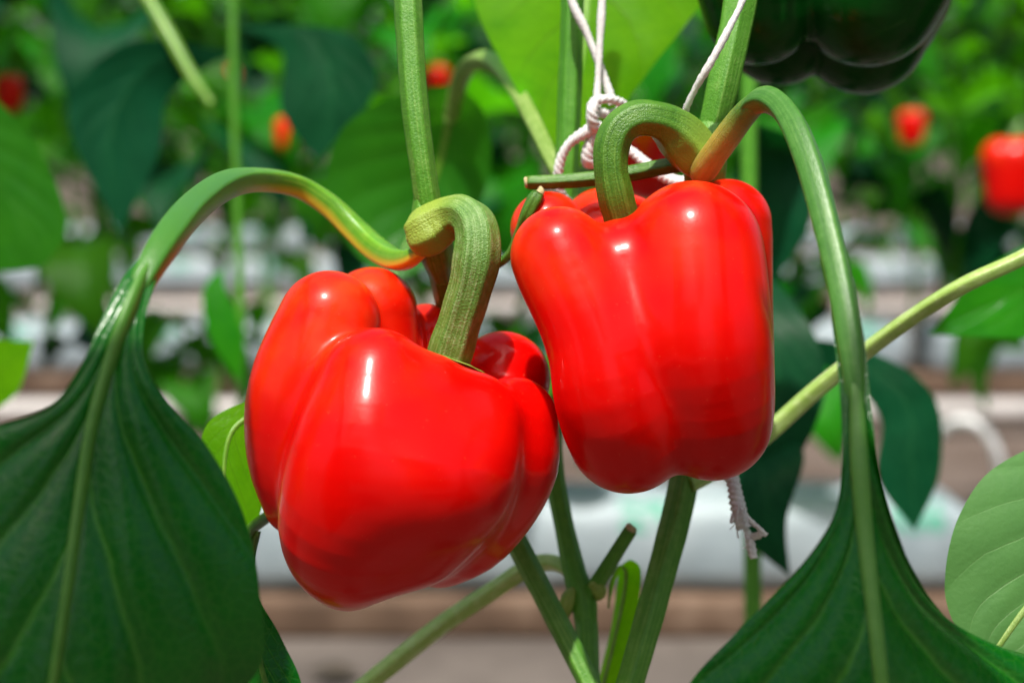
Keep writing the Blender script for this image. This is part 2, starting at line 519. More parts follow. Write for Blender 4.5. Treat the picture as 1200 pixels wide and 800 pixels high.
def blade(mid, left, right, nu=70, nv=44, quilt=0.0012, nveins=8, slope=2.2, fold=0.0, wave=0.0, seed=1, rows=None):
    """A blade between its midrib and its two edges (world points), quilted between the side veins."""
    mid, left, right = (catmull(a, nu) for a in (mid, left, right))
    tan = np.gradient(mid, axis=0); tan /= np.linalg.norm(tan, axis=1)[:, None] + 1e-12
    rs = np.random.RandomState(seed); ph = rs.rand(6) * 6.28
    V = np.zeros((nu, nv, 3)); UV = np.zeros((nu, nv, 2))
    vs = np.linspace(-1, 1, nv)
    vs = np.sign(vs) * np.abs(vs) ** 0.9
    acr = right - left
    nr = np.cross(tan, acr); nr /= np.linalg.norm(nr, axis=1)[:, None] + 1e-12
    for k in range(3):                        # soften the turning of the normals
        nr[1:-1] = (nr[:-2] + nr[1:-1] * 2 + nr[2:]) / 4
    nr /= np.linalg.norm(nr, axis=1)[:, None] + 1e-12
    u = np.linspace(0, 1, nu)
    for j, v in enumerate(vs):
        e = left if v < 0 else right
        a = abs(v)
        p = mid + (e - mid) * a
        phase = u * nveins - a ** 0.85 * slope + (0.43 if v > 0 else 0) 
        fr = np.abs((phase % 1.0) - 0.5) * 2            # 0 on the vein, 1 half-way between
        w = np.linalg.norm(e - mid, axis=1)
        q = quilt * (1 - np.exp(-fr * 3.0)) * np.minimum(a * 3.5, 1) * (1 - 0.55 * a) * np.minimum(w / 0.03, 1) ** 1.5 * np.clip((u - 0.10) / 0.2, 0, 1)
        bulge = fold * w * math.sin(a * math.pi * 0.75)
        wv = wave * a * a * np.sin(u * 17 + ph[0 if v < 0 else 1]) * w
        V[:, j] = p + nr * (q + bulge + wv)[:, None]
        UV[:, j, 0] = u; UV[:, j, 1] = v * 0.5 + 0.5
    return MB().add(V.reshape(-1, 3), grid_faces(nu, nv), UV.reshape(-1, 2))


def hero_leaf(parent, mid, left, right, mat, petiole=None, rib=None, pm=None, **k):
    """leaf > petiole, midrib; everything from rows of (px,py,dz)."""
    rid = k.pop('rib_mat', None); pk = k.pop('pk', {})
    m = PS(mid)
    o = build(blade(m, PS(left), PS(right), **k), 'leaf', mat, parent)
    if petiole: build(ptube(petiole, **pk), 'petiole', pm or M['petiole'], o)
    if rib:
        mb = MB()
        tube(mb, m, np.linspace(RP(rib[0], mid[0][2]), RP(rib[1], mid[-1][2]), len(m)) * (np.clip(np.arange(len(m)) / 3.0, 0.1, 1) if len(rib) > 2 else 1), seg=16, n=60, flat=rib[2] if len(rib) > 2 else 0.6, up=(0, 1, 0))
        build(mb, 'midrib', rid or pm or M['petiole'], o)
    return o

# ------------------------------------------------------------------ setting: ground, grow rows
m, nt, b, out = new_mat('aisle_soil')
n1 = noise(nt, 3.0, 5, 0.65); n2 = noise(nt, 40, 5, 0.7)
c = ramp(nt, n1, [(0.30, (0.05, 0.033, 0.024)), (0.5, (0.095, 0.066, 0.052)), (0.7, (0.19, 0.15, 0.13))])
c = mixc(nt, math_n(nt, 'MULTIPLY', n2, 0.5), c, (0.085, 0.055, 0.04))
nt.links.new(c, b.inputs['Base Color']); b.inputs['Roughness'].default_value = 0.9
bump(nt, b, n2, 0.6, 0.01)
M['soil'] = m
m, nt, b, out = new_mat('walk_concrete')
n1 = noise(nt, 5.0, 5, 0.65)
nt.links.new(ramp(nt, n1, [(0.3, (0.055, 0.043, 0.038)), (0.7, (0.15, 0.125, 0.112))]), b.inputs['Base Color'])
b.inputs['Roughness'].default_value = 0.85
bump(nt, b, noise(nt, 60, 4), 0.3, 0.003)
M['walk'] = m
M['board'] = plain_mat('weathered_board', [(0.3, (0.07, 0.038, 0.022)), (0.55, (0.13, 0.078, 0.05)), (0.75, (0.24, 0.165, 0.12))], 14, 0.8)
m, nt, b, out = new_mat('grow_bag_film')
tc = N(nt, 'ShaderNodeTexCoord')
sp = N(nt, 'ShaderNodeSeparateXYZ'); nt.links.new(tc.outputs['UV'], sp.inputs[0])
# flat green print marks, repeating along the film
fx = math_n(nt, 'ABSOLUTE', math_n(nt, 'SUBTRACT', math_n(nt, 'FRACT', math_n(nt, 'MULTIPLY', sp.outputs[0], 3.3)), 0.5))
inx = math_n(nt, 'LESS_THAN', fx, 0.10)
fy = math_n(nt, 'ABSOLUTE', math_n(nt, 'SUBTRACT', sp.outputs[1], 0.71))
iny = math_n(nt, 'LESS_THAN', fy, 0.06)
mark = math_n(nt, 'MULTIPLY', math_n(nt, 'MULTIPLY', inx, iny), math_n(nt, 'GREATER_THAN', noise(nt, 55, 2), 0.44))
base = ramp(nt, noise(nt, 9, 4), [(0.3, (0.23, 0.29, 0.33)), (0.7, (0.36, 0.42, 0.455))])
base = mixc(nt, math_n(nt, 'MULTIPLY', mark, 0.8), base, (0.04, 0.30, 0.19))
nt.links.new(base, b.inputs['Base Color']); b.inputs['Roughness'].default_value = 0.6
bump(nt, b, noise(nt, 22, 4, 0.6), 0.5, 0.008)
M['film'] = m
M['pipe'] = plain_mat('pipe_paint', [(0.3, (0.34, 0.32, 0.31)), (0.7, (0.46, 0.43, 0.42))], 20, 0.4, 0.05)
M['drip'] = plain_mat('drip_tube', [(0.3, (0.70, 0.70, 0.72)), (0.7, (0.80, 0.80, 0.82))], 40, 0.4, 0.05)

mb = MB()
S = 120.0
mb.add([(-S, -S, 0), (S, -S, 0), (S, S, 0), (-S, S, 0)], [(0, 1, 2, 3)], [(0, 0), (1, 0), (1, 1), (0, 1)])
tag(build(mb, 'ground', M['soil'], None, False), kind='structure')


def box_mb(x0, x1, y0, y1, z0, z1, bev=0.0, nx=2, puff=0.0, seed=0):
    """A long box with rounded cross-section edges and softly uneven skin."""
    prof = []
    if bev:
        for cx_, cz_, a0 in ((y1 - bev, z0 + bev, -90), (y1 - bev, z1 - bev, 0), (y0 + bev, z1 - bev, 90), (y0 + bev, z0 + bev, 180)):
            for k in range(4):
                a = math.radians(a0 + 30 * k)
                prof.append((cx_ + bev * math.cos(a), cz_ + bev * math.sin(a)))
    else:
        prof = [(y1, z0), (y1, z1), (y0, z1), (y0, z0)]
    prof = np.array(prof); n = len(prof)
    ctr = prof.mean(0)
    rs = np.random.RandomState(seed); p = rs.rand(6) * 6.28
    V, UV = [], []
    per = np.concatenate([[0], np.cumsum(np.linalg.norm(np.diff(prof, axis=0), axis=1))]); per /= per[-1] + 1e-9
    for i in range(nx):
        x = x0 + (x1 - x0) * i / (nx - 1)
        e = 1.0
        if puff and (i == 0 or i == nx - 1): e = 0.72
        w = 1 + puff * (np.sin(x * 23 + p[0]) * 0.5 + np.sin(x * 61 + p[1] + np.arange(n)) * 0.4)
        q = ctr + (prof - ctr) * (w * e)[:, None] if np.ndim(w) else ctr + (prof - ctr) * w * e
        q[:, 1] = np.maximum(q[:, 1], z0)
        V.append(np.column_stack([np.full(n, x), q]))
        UV.append(np.column_stack([np.full(n, x), per]))
    f = grid_faces(nx, n, True)
    f = [tuple(reversed(t)) for t in f]
    f.append(tuple(range(n))); f.append(tuple(reversed(range((nx - 1) * n, nx * n))))
    return MB().add(np.vstack(V), f, np.vstack(UV))


ROW_Y = [1.87, 3.62, 5.45, 7.20]
tag(build(box_mb(-7, 7, 0.95, 1.84, -0.05, 0.004), 'path', M['walk'], None, False), kind='structure')
slab_names = ['nearest', 'second', 'third', 'farthest']
for ri, y in enumerate(ROW_Y):
    half = 0.36 * y + 0.9
    x = -half + rng.uniform(0, 0.3)
    bx = box_mb(-half, half, y - 0.02, y + 0.24, 0.0, 0.045, 0.006)
    o = build(bx, 'support_board', M['board'], None)
    tag(o, 'brown wooden board under the %s row of white grow bags' % slab_names[ri], 'board', 'boards under the grow bags')
    k = 0
    while x < half - 0.3:
        L = 0.98
        o = build(box_mb(x, x + L, y, y + 0.16, 0.0455, 0.148, 0.026, 40, 0.03, seed=ri * 20 + k), 'grow_bag', M['film'], None)
        tag(o, 'blurred white film grow bag with green print in the %s row' % slab_names[ri], 'grow bag', 'white grow bags in the %s row' % slab_names[ri])
        x += L + 0.035; k += 1
    if ri < 3:
        yy = ROW_Y[ri + 1] - 0.49
        half = 0.36 * yy + 0.9
        mb = MB(); tube(mb, [(-half, yy, 0.045), (0, yy, 0.045), (half, yy, 0.045)], 0.022, seg=12, n=9)
        o = build(mb, 'heating_pipe', M['pipe'], None)
        tag(o, 'white heating pipe lying in the aisle before the %s row of grow bags' % slab_names[ri + 1], 'pipe', 'heating pipes in the aisles')

mb = MB()
tube(mb, PS([(1095, 512, 1330), (1120, 494, 1300), (1150, 500, 1280), (1168, 530, 1280), (1176, 580, 1300)]), 0.006, seg=10, n=40)
tag(build(mb, 'drip_tube', M['drip'], None), 'thin white drip tube curving up over a grow bag at right', 'tube')

# a fallen leaf on the path
M['dry_leaf'] = plain_mat('dry_leaf', [(0.3, (0.02, 0.016, 0.012)), (0.7, (0.05, 0.035, 0.022))], 60, 0.8)
g = C0 + (P(392, 790) - C0) * (CAM_H - 0.012) / (C0[2] - P(392, 790)[2])
mb = MB()
mb = blade(np.array([g + [-0.03, 0, 0.004], g + [0, 0.004, 0.012], g + [0.03, 0, 0.003]]), np.array([g + [-0.03, 0, 0.004], g + [0, -0.018, 0.004], g + [0.03, 0, 0.003]]),
           np.array([g + [-0.03, 0, 0.004], g + [0, 0.02, 0.006], g + [0.03, 0, 0.003]]), nu=14, nv=10, quilt=0.001)
tag(build(mb, 'fallen_leaf', M['dry_leaf'], None), 'dark fallen leaf lying on the pale path below the left red pepper', 'leaf')

# ------------------------------------------------------------------ background plants


def unit_leaf(seed, nu=14, nv=9):
    """Leaf with petiole running along +X from the stem, unit length, drooping; used by the rows."""
    r = np.random.RandomState(seed)
    droop = 0.55 + 0.7 * r.rand()
    yaw = (r.rand() - 0.5) * 0.5
    wid = 0.30 + 0.06 * r.rand()
    t = np.linspace(0, 1, nu)
    ang = 0.55 - (droop + 0.55) * 1.5 * t
    dx = np.cos(ang); dz = np.sin(ang)
    step = 1.0 / nu
    mx = np.cumsum(dx) * step; mz = np.cumsum(dz) * step
    my = yaw * t ** 2 * 0.5
    w = wid * np.sin(np.pi * np.clip((t - 0.02) / 0.98, 0, 1) ** 0.75) ** 0.85 * (1 - 0.25 * t) * 1.15
    w[0] = 0.012; w[-1] = 0.004
    pet = 0.42
    fold = 0.25 + 0.35 * r.rand()
    V = np.zeros((nu, nv, 3)); UV = np.zeros((nu, nv, 2))
    for j, v in enumerate(np.linspace(-1, 1, nv)):
        V[:, j, 0] = pet + mx - abs(v) * w * np.sin(ang) * -fold * 0.5
        V[:, j, 1] = my + v * w * (1 - 0.15 * abs(v))
        V[:, j, 2] = mz + abs(v) * w * fold * (1 if r.rand() > 0.2 else 0.7) + 0.03 * np.sin(t * 19 + 4 * v + seed) * abs(v)
        UV[:, j, 0] = t; UV[:, j, 1] = v * 0.5 + 0.5
    mb = MB().add(V.reshape(-1, 3), grid_faces(nu, nv), UV.reshape(-1, 2))
    tube(mb, [(0, 0, -0.12), (0.15, 0, -0.03), (0.3, 0, 0.0), (pet + 0.04, 0, mz[0])], [0.028, 0.022, 0.02, 0.02], seg=6, n=8)
    return mb


LEAF_ME = [unit_leaf(s).mesh('leaf', M['leaf']) for s in range(7)]
LEAF_TEAL = [unit_leaf(s + 30).mesh('leaf', M['leaf_teal']) for s in range(3)]


def leaf_xf(r, p, az, k):
    return Matrix.Translation(Vector(p)) @ Matrix.Rotation(az, 4, 'Z') @ Matrix.Rotation(r.uniform(-0.3, 0.45), 4, 'Y') @ Matrix.Rotation(r.uniform(-0.4, 0.4), 4, 'X') @ Matrix.Scale(k, 4)


def crown_mesh(seed, z0, z1, n, lsize, rad=0.07):
    """Many leaves joined: the part of a crown whose leaves the picture does not show singly."""
    r = random.Random(seed)
    mb = MB()
    src = []
    for sd in range(4):
        q = unit_leaf(sd, 10, 5)
        src.append((np.vstack(q.v), q.f, np.vstack(q.uv)))
    for i in range(n):
        v, f, uv = r.choice(src)
        a = r.uniform(0, 6.28)
        m = np.array(leaf_xf(r, (rad * math.cos(a), rad * math.sin(a), r.uniform(z0, z1)), r.uniform(0, 6.28), lsize * r.uniform(0.7, 1.35)))
        mb.add(v @ m[:3, :3].T + m[:3, 3], f, uv)
    return mb.mesh('foliage', M['leaf'])


CROWN = [crown_mesh(60 + i, 0.0, 1.0, 16, 0.135) for i in range(3)]


def row_plant(x, y, z0, zvis, z1, label, group, leaf_from, seed, lsize=0.13, n_low=2, step=0.024):
    r = random.Random(seed)
    root = empty('pepper_plant', (x, y, z0), label, 'plant', group)
    for s in range(2):
        a = r.uniform(0, 6.28); sp_ = 0.07
        pts = [(x, y, z0), (x + sp_ * math.cos(a) * .5, y + sp_ * math.sin(a) * .5, z0 + 0.14)]
        z = z0 + 0.3
        while z < z1:
            pts.append((x + sp_ * math.cos(a) + r.uniform(-.012, .012), y + sp_ * math.sin(a) + r.uniform(-.012, .012), z)); z += 0.14
        mb = MB(); tube(mb, pts, np.linspace(0.0065, 0.004, len(pts)), seg=7, n=3 * len(pts))
        build(mb, 'stem', M['stem_dark'], root)
        c = catmull(np.array(pts), 80)
        zz = leaf_from + r.uniform(0, 0.03); az = r.uniform(0, 6.28)
        zs = [r.uniform(z0 + 0.12, leaf_from) for _ in range(n_low)]
        while zz < zvis:
            zs.append(zz); zz += r.uniform(0.7, 1.3) * step
        for zq in zs:
            i = int(np.argmin(abs(c[:, 2] - zq)))
            az += 2.2 + r.uniform(-0.6, 0.6)
            me = r.choice(LEAF_ME) if r.random() < 0.86 else r.choice(LEAF_TEAL)
            o = link('leaf', me, root, Vector(c[i]) - Vector((x, y, z0)))
            k = lsize * r.uniform(0.7, 1.35) * (0.8 if zq < leaf_from else 1)
            o.scale = (k, k, k)
            o.rotation_euler = (r.uniform(-0.4, 0.4), r.uniform(-0.3, 0.45), az)
    if z1 > zvis:
        o = link('foliage', r.choice(CROWN), root, Vector((0, 0, zvis - z0)))
        o.scale = (1.15, 1.15, z1 - zvis)
        o.rotation_euler = (0, 0, r.uniform(0, 6.28))
        tag(o, kind='stuff')
    return root


for ri, y in enumerate(ROW_Y):
    half = 0.33 * y + 0.25
    n = int(2 * half / 0.33)
    for k in range(n):
        x = -half + (k + 0.5) * 2 * half / n + rng.uniform(-0.05, 0.05)
        row_plant(x, y + 0.08 + rng.uniform(-.03, .03), 0.148, [0.76, 0.90, 1.03, 1.17][ri], 1.5,
                  'blurred leafy pepper plant rising from the %s row of white grow bags' % slab_names[ri],
                  'pepper plants in the %s row' % slab_names[ri], [0.43, 0.45, 0.45, 0.45][ri], 100 * ri + k, 0.14, [7, 4, 3, 3][ri], [0.016, 0.019, 0.022, 0.025][ri])
# the rest of the plants' own row, and the row across the aisle behind the camera, both unseen, added for dark reflections with a sky gap
FULL = [crown_mesh(80 + i, 0.12, 1.4, 150, 0.15) for i in range(2)]
for k, (x, y) in enumerate([(-0.74, 0.80), (-1.08, 0.74), (0.74, 0.80), (1.08, 0.72)] + [(-1.75 + 0.27 * q, -1.15 + 0.04 * (q % 2)) for q in range(14) if q not in (6, 7, 8)]):
    rr = random.Random(900 + k)
    side = 'left of' if x < 0 else 'right of'
    pl = empty('pepper_plant', (x, y, 0.15), ('unseen leafy pepper plant standing in the same row %s the picked out peppers' % side) if y > 0 else 'unseen leafy pepper plant added in the row across the aisle behind the camera', 'plant', 'pepper plants around the picture')
    mb = MB(); tube(mb, [(x, y, 0.15), (x + .02, y, 0.9), (x, y + .02, 1.6)], [0.007, 0.006, 0.004], seg=8, n=20)
    build(mb, 'stem', M['stem_dark'], pl)
    o = link('foliage', FULL[k % 2], pl); o.rotation_euler = (0, 0, rr.uniform(0, 6.28)); tag(o, kind='stuff')

# ------------------------------------------------------------------ fruit helper for the rows


def small_fruit(px, py, dz, rpx, label, seed=0, squash=1.15):
    r = random.Random(seed)
    lobes = []
    for i in range(4):
        a = i * math.pi / 2 + r.uniform(-.3, .3) + 0.6
        ox, oz = math.cos(a) * rpx * 0.45, math.sin(a) * RP(rpx, dz) * 1000 * 0.45
        lobes.append([(px + ox, py - rpx * 0.45 * squash, dz + oz, rpx * 0.55), (px + ox * 0.8, py + rpx * 0.5 * squash, dz + oz * 0.8, rpx * 0.45)])
    root = empty('bell_pepper', P(px, py, dz), label, 'bell pepper', 'red peppers in the background')
    mb, az = pepper_body(lobes, (px, py, dz), (px, py - rpx, dz), (px, py + rpx, dz), 0.004, 0.012, 40, 56, rmax=RP(rpx, dz) * 2.2)
    build(mb, 'flesh', M['red'], root)
    build(ptube([(px, py - rpx * 0.6, dz, rpx * .2), (px + 3, py - rpx * 1.1, dz, rpx * .18), (px + rpx * .3, py - rpx * 1.5, dz + 5, rpx * .17)], seg=10), 'stalk', M['stalk'], root)
    calyx(P(px, py - rpx * 0.62 * squash, dz), az, RP(rpx * 0.36, dz), M['stalk'], root)
    return root


small_fruit(1186, 207, 1150, 42, 'blurred red bell pepper with pale green stalk at the right edge', 1)
small_fruit(1070, 150, 1900, 19, 'small blurred red bell pepper below the dark green pepper', 2)
small_fruit(10, 108, 1230, 19, 'blurred red bell pepper half hidden among leaves at the far left', 3)
small_fruit(338, 156, 1240, 17, 'blurred red bell pepper behind leaves above the arching leaf stalk', 4)
small_fruit(266, 96, 2100, 15, 'tiny blurred red bell pepper deep among the background leaves', 5)
small_fruit(512, 96, 1250, 18, 'blurred red bell pepper just right of the tall ridged stem', 6)
small_fruit(760, 186, 230, 36, 'red bell pepper glimpsed through the bent stalk of the right pepper', 7)

# ------------------------------------------------------------------ the plant in focus
root = empty('pepper_plant', P(712, 1480, 20), 'pepper plant in focus with three ridged green stems carrying the two red peppers', 'plant')
# stems
build(ptube([(462, -420, 30, 16), (478, 0, 12, 15.5), (486, 120, 8, 15), (498, 215, 8, 14.5), (508, 275, 14, 15), (516, 320, 28, 13), (535, 400, 48, 13), (560, 500, 55, 12.5), (590, 600, 50, 12.5), (640, 702, 38, 12.5), (690, 800, 26, 12.5), (712, 860, 20, 14), (716, 1000, 20, 18), (712, 1480, 20, 20)],
            seg=40, n=150, ridges=6, depth=0.07, wob=0.015, seed=1), 'stem', M['stem'], root)
build(ptube([(676, -420, 70, 12), (671, 0, 62, 12.5), (668, 100, 62, 13), (664, 200, 62, 13), (658, 300, 66, 13), (650, 440, 70, 11), (648, 540, 70, 11), (662, 620, 66, 11), (678, 690, 60, 13), (687, 730, 54, 12.5), (691, 800, 42, 12), (712, 880, 20, 14)],
            seg=40, n=130, ridges=6, depth=0.08, wob=0.015, seed=2), 'stem', M['stem_dark'], root)
build(ptube([(915, -420, 40, 21), (867, 0, 16, 19), (849, 90, 12, 18), (832, 165, 14, 17), (826, 205, 20, 18), (822, 280, 44, 17), (815, 400, 60, 17), (804, 540, 56, 17), (796, 590, 50, 17), (770, 690, 38, 16.5), (740, 795, 26, 16), (716, 880, 20, 18)],
            seg=40, n=130, ridges=5, depth=0.09, wob=0.015, seed=3), 'stem', M['stem'], root)
# swollen nodes
build(ptube([(494, 222, 10, 9), (501, 250, 10, 18), (506, 272, 12, 22), (511, 296, 16, 20), (518, 325, 26, 13)], seg=32, n=40, ridges=6, depth=0.06, wob=0.03, seed=4), 'node', M['stem'], root)
build(ptube([(841, 128, 14, 9), (832, 165, 12, 21), (827, 188, 14, 25), (825, 212, 18, 24), (823, 240, 30, 17)], seg=32, n=40, ridges=5, depth=0.06, wob=0.03, seed=5), 'node', M['stem'], root)
build(ptube([(667, 640, 64, 9), (674, 668, 61, 12), (680, 690, 59, 15), (684, 706, 57, 15), (688, 734, 54, 12)], seg=24, n=40, wob=0.03), 'node', M['stem_dark'], root)
build(ptube([(672, 690, 56, 4), (667, 698, 54, 8), (664, 708, 54, 9), (664, 718, 55, 6), (666, 724, 56, 1)], seg=16, n=24), 'bud', M['node'], root)
build(ptube([(690, 690, 56, 4), (698, 686, 54, 9), (702, 694, 54, 9), (700, 702, 55, 3)], seg=16, n=24), 'bud', M['node'], root)
# stubs of removed shoots
st = build(ptube([(798, 192, 6, 9), (775, 196, 8, 9), (740, 203, 12, 9), (700, 209, 14, 8.5), (650, 213, 14, 8), (618, 214, 14, 7.5)], seg=20, n=50, ridges=5, depth=0.12), 'pruned_shoot', M['stalk'], root)
build(ptube([(618.5, 214, 14, 6.5), (616, 214, 14, 7.6), (614.5, 214.2, 14, 5.5)], seg=14, n=8, wob=0.1), 'cut_end', M['cut'], st)
st = build(ptube([(530, 305, 24, 5), (560, 318, 20, 5), (582, 311, 16, 5), (598, 297, 12, 5), (609, 272, 9, 6), (618, 252, 6, 8.5), (627, 234, 5, 9), (632, 226, 5, 7)], seg=20, n=60, ridges=5, depth=0.12), 'pruned_shoot', M['stalk'], root)
build(ptube([(631, 228, 5, 6), (633.5, 224, 5, 5), (633, 218, 5, 1.2)], seg=10, n=8), 'cut_end', M['cut'], st)
st = build(ptube([(686, 700, 57, 11), (697, 686, 55, 9.5), (715, 658, 51, 8.5), (730, 634, 47, 8), (739, 620, 45, 8)], seg=20, n=40, ridges=5, depth=0.1), 'pruned_shoot', M['stem_dark'], root)
build(ptube([(737.5, 622, 45, 7), (740, 618, 45, 8.5), (742, 615.5, 45, 6)], seg=14, n=8, wob=0.1), 'cut_end', M['cut'], st)

# leaf stalk arching left with the big foreground leaf
hero_leaf(root,
          [(214, 258, -64), (194, 286, -90), (168, 325, -107), (150, 368, -115), (128, 430, -119), (108, 500, -124), (92, 600, -130), (78, 700, -136), (58, 830, -140), (38, 950, -138), (20, 1060, -110)],
          [(211, 255, -64), (186, 280, -90), (146, 322, -107), (120, 372, -116), (95, 428, -122), (58, 476, -126), (-30, 512, -126), (-120, 600, -128), (-165, 720, -130), (-130, 860, -126), (20, 1060, -125)],
          [(217, 261, -64), (202, 292, -90), (182, 332, -106), (168, 385, -114), (170, 425, -117), (190, 462, -118), (240, 520, -112), (282, 600, -106), (300, 690, -102), (296, 790, -100), (20, 1060, -125)],
          M['leaf_near'],
          petiole=[(506, 286, 2, 7), (494, 294, 4, 8), (479, 303, 12, 11), (462, 304, 24, 14), (440, 291, 38, 15), (415, 268, 46, 15), (385, 240, 48, 15), (350, 219, 44, 14.5), (310, 211, 28, 15), (270, 215, -6, 16), (230, 241, -50, 17.5), (197, 280, -88, 19), (170, 325, -104, 16), (150, 370, -108, 11), (132, 420, -104, 5)],
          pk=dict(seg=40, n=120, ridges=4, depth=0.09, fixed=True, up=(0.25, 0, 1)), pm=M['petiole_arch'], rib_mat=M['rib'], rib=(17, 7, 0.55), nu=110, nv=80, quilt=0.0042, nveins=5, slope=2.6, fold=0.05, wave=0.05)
# leaf stalk arching right with the second foreground leaf
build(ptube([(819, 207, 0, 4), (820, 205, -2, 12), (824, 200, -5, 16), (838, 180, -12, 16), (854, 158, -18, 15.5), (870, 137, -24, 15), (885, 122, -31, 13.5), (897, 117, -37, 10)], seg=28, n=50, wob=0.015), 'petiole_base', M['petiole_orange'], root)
hero_leaf(root,
          [(985, 325, -89), (996, 400, -98), (1003, 460, -105), (1007, 540, -112), (1013, 620, -116), (1022, 700, -121), (1033, 800, -126), (1041, 900, -126), (1048, 1030, -102)],
          [(968, 325, -89), (978, 400, -98), (985, 460, -104), (986, 540, -110), (972, 610, -110), (930, 672, -108), (868, 738, -104), (800, 815, -100), (785, 900, -96), (1048, 1030, -120)],
          [(1001, 325, -89), (1014, 400, -98), (1020, 460, -104), (1028, 540, -110), (1044, 610, -104), (1082, 680, -94), (1138, 742, -80), (1220, 778, -64), (1300, 860, -60), (1048, 1030, -120)],
          M['leaf_near'],
          petiole=[(874, 131, -27, 10), (885, 120, -32, 13.5), (900, 117, -38, 14.8), (917, 128, -46, 15.5), (934, 155, -57, 17), (952, 203, -69, 17.5), (968, 262, -80, 17), (984, 330, -90, 16.5), (996, 400, -98, 16), (1003, 470, -103, 12), (1007, 540, -104, 8), (1011, 590, -100, 4)],
          pk=dict(seg=32, n=110, ridges=4, depth=0.10), pm=M['petiole_deep'], rib_mat=M['rib'], rib=(13, 6, 0.55), nu=110, nv=80, quilt=0.0042, nveins=5, slope=2.6, fold=-0.05, wave=0.05)
# pale leaf at the right edge
hero_leaf(root,
          [(1350, 470, 30), (1300, 570, 18), (1245, 660, 6), (1195, 722, 0), (1160, 772, -2)],
          [(1350, 470, 30), (1225, 518, 20), (1155, 556, 8), (1115, 618, 4), (1106, 688, 2), (1122, 738, 0), (1160, 772, -2)],
          [(1350, 470, 30), (1365, 600, 16), (1340, 700, 6), (1270, 772, 0), (1160, 772, -2)],
          M['leaf_pale'], rib=(7, 3), rib_mat=M['stalk_lit'], nu=80, nv=60, quilt=0.0010, nveins=6, slope=2.4, fold=0.06, wave=0.03)
# straight leaf stalk to the right, its leaf beyond the frame
hero_leaf(root,
          [(1330, 236, 20), (1400, 240, 10), (1480, 290, 0), (1540, 380, -10)],
          [(1330, 236, 20), (1390, 140, 20), (1500, 190, 10), (1540, 380, -10)],
          [(1330, 236, 20), (1380, 340, 10), (1450, 400, 0), (1540, 380, -10)],
          M['leaf'],
          petiole=[(806, 568, 50, 11), (850, 545, 62, 10), (900, 507, 66, 11), (955, 458, 60, 10.5), (1003, 420, 52, 10), (1070, 371, 36, 9.5), (1130, 334, 23, 9.5), (1200, 301, 20, 9), (1270, 262, 20, 10), (1335, 236, 20, 10)],
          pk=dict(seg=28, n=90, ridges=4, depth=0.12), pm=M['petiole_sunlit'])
# small leaves behind the left pepper
hero_leaf(root,
          [(350, 470, 40), (305, 482, 34), (272, 506, 28), (262, 560, 24), (262, 640, 20)],
          [(350, 462, 40), (290, 470, 34), (242, 498, 28), (232, 570, 24), (262, 640, 20)],
          [(350, 500, 40), (318, 520, 34), (312, 570, 28), (296, 620, 24), (262, 640, 20)],
          M['leaf_sunlit'], rib=(4, 2), nu=40, nv=30)
hero_leaf(root,
          [(300, 622, 6), (291, 660, 2), (291, 700, -2), (303, 770, -2), (328, 850, 0), (348, 930, 0)],
          [(296, 622, 6), (280, 660, 8), (262, 720, 8), (264, 800, 6), (298, 880, 4), (348, 930, 0)],
          [(306, 622, 6), (299, 655, 6), (299, 690, 2), (328, 745, 6), (354, 805, 8), (348, 930, 0)],
          M['leaf_near'], petiole=[(335, 590, 40, 7), (312, 606, 20, 7), (296, 618, 8, 7), (284, 630, -2, 7), (272, 645, -12, 6)], pm=M['stalk'], rib=(5, 2), rib_mat=M['stalk'], nu=50, nv=36, wave=0.06)
# low leaves near the fork of the stems
hero_leaf(root,
          [(395, 830, 76), (330, 880, 78), (250, 960, 80), (190, 1060, 80)],
          [(395, 830, 76), (300, 840, 76), (210, 920, 76), (190, 1060, 80)],
          [(395, 830, 76), (370, 920, 80), (300, 1020, 84), (190, 1060, 80)],
          M['leaf'],
          petiole=[(680, 692, 60, 8), (668, 670, 66, 9), (648, 659, 74, 9), (622, 663, 80, 9.5), (580, 690, 84, 9.5), (520, 730, 84, 10), (450, 785, 80, 10), (392, 832, 76, 9)],
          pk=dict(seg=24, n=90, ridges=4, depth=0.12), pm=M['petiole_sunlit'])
hero_leaf(root,
          [(698, 840, 74), (712, 785, 78), (724, 735, 80), (733, 690, 80), (733, 668, 76), (724, 664, 70), (716, 682, 66), (713, 712, 66)],
          [(690, 840, 76), (704, 785, 84), (716, 735, 88), (722, 694, 88), (724, 672, 80), (721, 667, 70), (714, 682, 66), (713, 712, 66)],
          [(708, 840, 74), (730, 785, 72), (744, 735, 72), (750, 690, 74), (750, 664, 72), (736, 656, 67), (722, 678, 63), (713, 712, 66)],
          M['leaf_sunlit'], rib=(3, 2), rib_mat=M['stalk_lit'], nu=50, nv=20, quilt=0.0005)
